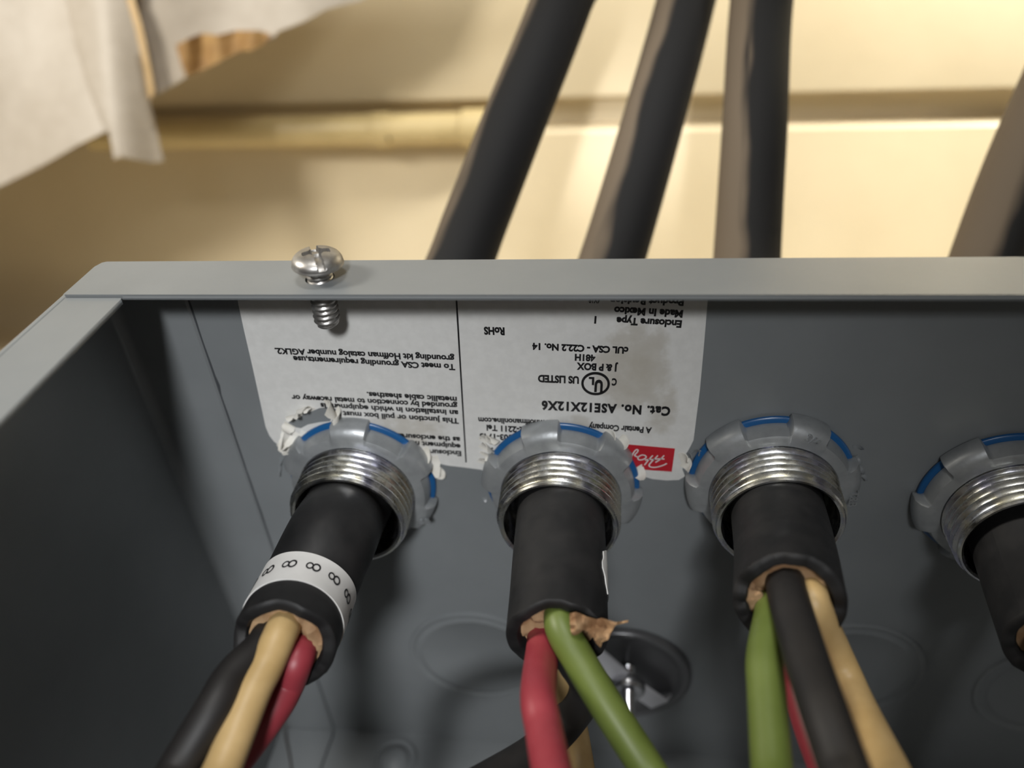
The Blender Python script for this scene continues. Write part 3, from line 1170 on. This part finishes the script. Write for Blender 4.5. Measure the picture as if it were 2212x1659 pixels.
# white tape band of eights on the first cable
seglen = [0]
for i in range(1, len(P1)):
    seglen.append(seglen[-1] + (P1[i] - P1[i - 1]).length)
T1, U1, B1 = frames(P1)


def cyl(P, T, U, B, s, a, r):
    """point on a cable: s = distance back from its cut end, a = angle"""
    L = [0]
    for i in range(1, len(P)):
        L.append(L[-1] + (P[i] - P[i - 1]).length)
    x = L[-1] - s
    i = max(j for j in range(len(L)) if L[j] <= x)
    i = min(i, len(P) - 2)
    k = (x - L[i]) / (L[i + 1] - L[i])
    p = P[i].lerp(P[i + 1], k)
    u_ = U[i].lerp(U[i + 1], k).normalized()
    b_ = B[i].lerp(B[i + 1], k).normalized()
    return p + u_ * math.cos(a) * r + b_ * math.sin(a) * r


BS0, BS1 = 5.4, 15.6
v, f = [], []
NS = 96
rings = [(BS0, JR - 0.1)] + [(BS0 + (BS1 - BS0) * k / 16, JR + 0.18) for k in range(17)] + [(BS1, JR - 0.1)]
for s, r in rings:
    for k in range(NS):
        v.append(cyl(P1, T1, U1, B1, s, 2 * math.pi * k / NS, r))
for i in range(len(rings) - 1):
    for k in range(NS):
        k2 = (k + 1) % NS
        f.append((i * NS + k, i * NS + k2, (i + 1) * NS + k2, (i + 1) * NS + k))
band = obj('marker_band', (v, f), 'white_tape', cab1, label='white tape band printed with a row of eights')
# which angle faces the camera
best = max(range(360), key=lambda d: -(cyl(P1, T1, U1, B1, 13.5, math.radians(d), JR) - Vector(CAM)).length)
E8 = []
for k in range(-4, 5):
    a0 = math.radians(best + 6) + k * 0.475
    for sgn, ra, rs in ((-1, 0.070, 1.05), (1, 0.060, 0.9)):
        ca = a0 + (0.062 if sgn > 0 else -0.072)
        vv, ff = [], []
        nn = 28
        for j in range(nn):
            t = 2 * math.pi * j / nn
            for kk, hh in ((1.24, 0.20), (1.24, 0.235), (0.80, 0.235), (0.80, 0.20)):
                vv.append(cyl(P1, T1, U1, B1, 10.3 + rs * kk * math.sin(t), ca + ra * kk * math.cos(t), JR + hh + 0.05))
        for j in range(nn):
            j2 = (j + 1) % nn
            for q in range(4):
                q2 = (q + 1) % 4
                ff.append((j * 4 + q, j * 4 + q2, j2 * 4 + q2, j2 * 4 + q))
        E8.append((vv, ff))
obj('printed_numerals', join(*E8), 'black_ink', band)

# edge of a white tag on the far side of the second cable
T2, U2, B2 = frames(P2)
best2 = max(range(360), key=lambda d: (M[0] @ np.array(cyl(P2, T2, U2, B2, 14, math.radians(d), JR))))
NA = 24
v, f = [], []
dcam = (Vector(CAM) - P2[-8]).normalized()
side = 1 if (cyl(P2, T2, U2, B2, 14, math.radians(best2 + 30), JR) - Vector(CAM)).length < (cyl(P2, T2, U2, B2, 14, math.radians(best2 - 30), JR) - Vector(CAM)).length else -1
for i in range(9):
    s = 8.5 + i * 1.2
    edge = 0.44 * math.sin(math.pi * (i + 0.3) / 8.6) ** 0.7 + 0.04 * math.sin(i * 2.3)
    for k in range(NA + 1):
        a = math.radians(best2) + side * (edge + 0.08 - k / NA * 2.2)
        v.append(cyl(P2, T2, U2, B2, s, a, JR + 0.18))
n_ = len(v)
for i in range(9):
    s = 8.5 + i * 1.2
    edge = 0.44 * math.sin(math.pi * (i + 0.3) / 8.6) ** 0.7 + 0.04 * math.sin(i * 2.3)
    for k in range(NA + 1):
        a = math.radians(best2) + side * (edge + 0.08 - k / NA * 2.2)
        v.append(cyl(P2, T2, U2, B2, s, a, JR - 0.05))
for i in range(8):
    for k in range(NA):
        q = (i * (NA + 1) + k, i * (NA + 1) + k + 1, (i + 1) * (NA + 1) + k + 1, (i + 1) * (NA + 1) + k)
        f.append(q)
        f.append(tuple(x + n_ for x in q[::-1]))
for i in range(8):
    a_, b_ = i * (NA + 1), (i + 1) * (NA + 1)
    f.append((a_, b_, b_ + n_, a_ + n_))
obj('marker_band', (v, f), 'white_tape', cab2, label='edge of a white tape tag')

# ------------------------------------------------------------------ knockout seal below the second connector
ks = thing('knockout_seal', 'round dark steel hole plug with bolt and crossbar under the red conductor cable', 'hole plug', (PLUG[0], 0, PLUG[1]))
pf = [(0.01, -0.7), (3, -0.7), (9, -0.5), (13.5, -0.7), (15.2, -1.3), (16.4, -1.8), (17.4, -1.7), (17.9, -1.1), (18.0, -0.1), (16.5, -0.05)]
obj('seal_disc', lathe(pf, (PLUG[0], 0, PLUG[1]), seg=96), 'plate', ks)
bp = Vector((PLUG[0] + 2.0, -0.7, PLUG[1] + 3.4))
# crossbar: a strap with its ends bent to the disc
ang = math.radians(-50)
dx_, dz_ = math.cos(ang), math.sin(ang)
cs, ds, ns = [], [], []
for s, y in ((-14.5, -1.6), (-13.6, -2.8), (-12.5, -4.4), (-4, -5.0), (4, -5.0), (12.5, -4.4), (13.6, -2.8), (14.5, -1.6)):
    cs.append(Vector((bp.x + dx_ * s, y, bp.z + dz_ * s)))
    ds.append(Vector((-dz_, 0, dx_)) * 2.6)
    ns.append(Vector((0, -1, 0)))
obj('crossbar', ribbon(cs, ds, 0.9, ns), 'bar', ks, bevel=0.2)
pf = [(1.7, -5.3), (3.9, -5.4), (4.2, -5.8), (4.2, -7.4), (3.6, -8.2), (1.9, -8.4), (1.7, -8.0)]
obj('nut', lathe(pf, (bp.x, 0, bp.z), closed=True, seg=6 * 4), 'bright', ks)
pf = []
y = -1.0
while y > -15:
    pf += [(1.45, y), (1.75, y - 0.35)]
    y -= 0.7
pf += [(1.4, y), (0.01, y - 0.3)]
obj('bolt', lathe([(0.01, -0.9)] + pf, (bp.x, 0, bp.z), seg=28), 'bright', ks)

# a loose hair-thin strand lying over the corner of the back panel
ss = thing('wire_strand', 'hair-thin dark strand hanging in the corner below the red wire', 'strand', tuple(on_z(625, 1600, -BZ + 0.8)))
p_ = spline([on_y(611, 1545, -2.2), on_y(615, 1560, -2.2), on_z(620, 1592, -BZ + 0.9), on_z(628, 1640, -BZ + 0.8), on_z(634, 1700, -BZ + 0.8)], 8)
obj('strand', tube(p_, 0.13, 8), 'darkscrew', ss)
p_ = spline([on_y(606, 1560, -2.6), on_y(611, 1572, -2.4), on_z(617, 1598, -BZ + 0.9), on_z(627, 1645, -BZ + 0.9), on_z(632, 1700, -BZ + 0.8)], 8)
obj('strand', tube(p_, 0.13, 8), 'darkscrew', ss)

# ------------------------------------------------------------------ conduit on the wall and the torn sheet
cp0, cp1 = on_z(300, 262, -46), None


def wall_pt(px, py, off):
    r = M.T @ np.array([(px - W / 2) / F, (H / 2 - py) / F, 1.0])
    y0 = WY + off
    t = (y0 - WK * (CAM[0] - 60) - CAM[1]) / (r[1] + WK * r[0])
    return Vector(CAM + r * t)


pc = thing('conduit', 'cream painted pipe with couplings along the cream wall behind the cables', 'pipe', tuple(wall_pt(830, 290, -4)))
A_, B_ = wall_pt(200, 292, -5.5), wall_pt(1075, 276, -5.5)
d_ = (B_ - A_)
obj('pipe_tube', tube([A_, A_ + d_ * 0.33, A_ + d_ * 0.66, B_], 7.2, 32), 'pipe', pc)


def sleeve(px, half, r):
    k = (px - 200) / 875
    c_ = A_ + d_ * k
    u_ = d_.normalized()
    return tube([c_ - u_ * half, c_ - u_ * (half - 0.8), c_ + u_ * (half - 0.8), c_ + u_ * half], lambda i, n: r if 0 < i < 3 else r - 0.8, 32)


obj('coupling', sleeve(840, 4.5, 8.0), 'pipe', pc)
obj('coupling', sleeve(1030, 6.0, 8.6), 'pipe', pc)
sc_p = wall_pt(838, 296, -11.6)
obj('clamp_screw', blobmesh(sc_p, (2.2, 1.2, 2.2), 2, 0.1), 'darkscrew', pc)


def sheet(outline, depth_fn, thick, step=12, fold=None):
    """a thick sheet whose outline is cut in the picture but which stands at its own depth"""
    bm = bmesh.new()
    vs = [bm.verts.new((x, y, 0)) for x, y in outline]
    bm.faces.new(vs)
    bmesh.ops.triangulate(bm, faces=bm.faces)
    for _ in range(4):
        ed = [e for e in bm.edges if e.calc_length() > step * 2]
        if not ed:
            break
        bmesh.ops.subdivide_edges(bm, edges=ed, cuts=1, use_grid_fill=False)
        bmesh.ops.triangulate(bm, faces=bm.faces)
    top, bot = [], []
    for p in bm.verts:
        d = depth_fn(p.co.x, p.co.y)
        top.append(at(p.co.x, p.co.y, d))
        bot.append(at(p.co.x, p.co.y, d + thick))
    n = len(top)
    f = [tuple(q.index for q in p.verts) for p in bm.faces]
    e = [(ed.verts[0].index, ed.verts[1].index) for ed in bm.edges if len(ed.link_faces) == 1]
    bm.free()
    return top + bot, f + [tuple(i + n for i in x[::-1]) for x in f] + [(a_, b_, b_ + n, a_ + n) for a_, b_ in e]


def sd(x, y):
    lim = float(M[2] @ (np.array(wall_pt(x, y, -9)) - CAM))
    near = max(-0.4, min(1.3, (0.6 * y - 0.35 * x + 100) / 340))
    return min(lim, 331 + 14 * near + 3 * math.sin(x * 0.016 + y * 0.004) + 2.5 * noise.noise(Vector((x * 0.004, y * 0.004, 2))))


ts = thing('torn_sheet', 'torn off-white sheet hanging at upper left before the cream wall', 'sheet', tuple(at(300, 60, 320)))
o1 = [(-1300, -420), (-420, -420), (1150, -420), (860, -60), (780, 2), (705, 20), (660, 45), (600, 68), (590, 84), (560, 96), (548, 106), (525, 107), (470, 132), (400, 168), (325, 214), (300, 240), (240, 278), (170, 312), (90, 358), (0, 402), (-150, 480), (-420, 600), (-1000, 760), (-1300, 700)]
obj('sheet', sheet(o1, sd, 2.5), 'sheet_white', ts, sharp=80)
o2 = [(130, -300), (275, -300), (272, 0), (292, 60), (312, 150), (322, 214), (336, 270), (353, 349), (330, 351), (300, 346), (262, 338), (246, 344), (236, 290), (218, 262), (190, 190), (165, 110), (142, 0)]
obj('hanging_flap', sheet(o2, lambda x, y: sd(x, y) - 7 - 3 * math.sin((x - 0.18 * y - 150) * 0.03), 2.0), 'sheet_white', ts, sharp=80, label='narrow off-white flap hanging in front of the sheet')
o3 = [(262, -300), (288, -300), (290, 0), (308, 60), (326, 150), (334, 200), (322, 214), (312, 150), (292, 60), (272, 0)]
obj('cut_edge', sheet(o3, lambda x, y: sd(x, y) - 5, 2.0), 'sheet_tan_edge', ts, label='tan cut edge of the flap')
o4 = [(380, 98), (405, 84), (435, 72), (470, 76), (510, 66), (560, 66), (585, 74), (575, 90), (556, 104), (540, 110), (522, 108), (480, 130), (440, 150), (402, 166), (392, 140)]
obj('torn_patch', sheet(o4, lambda x, y: sd(x, y) - 5 + 2 * math.sin(x * 0.09), 1.5), 'sheet_brown', ts, label='ragged brown torn patch on the sheet')
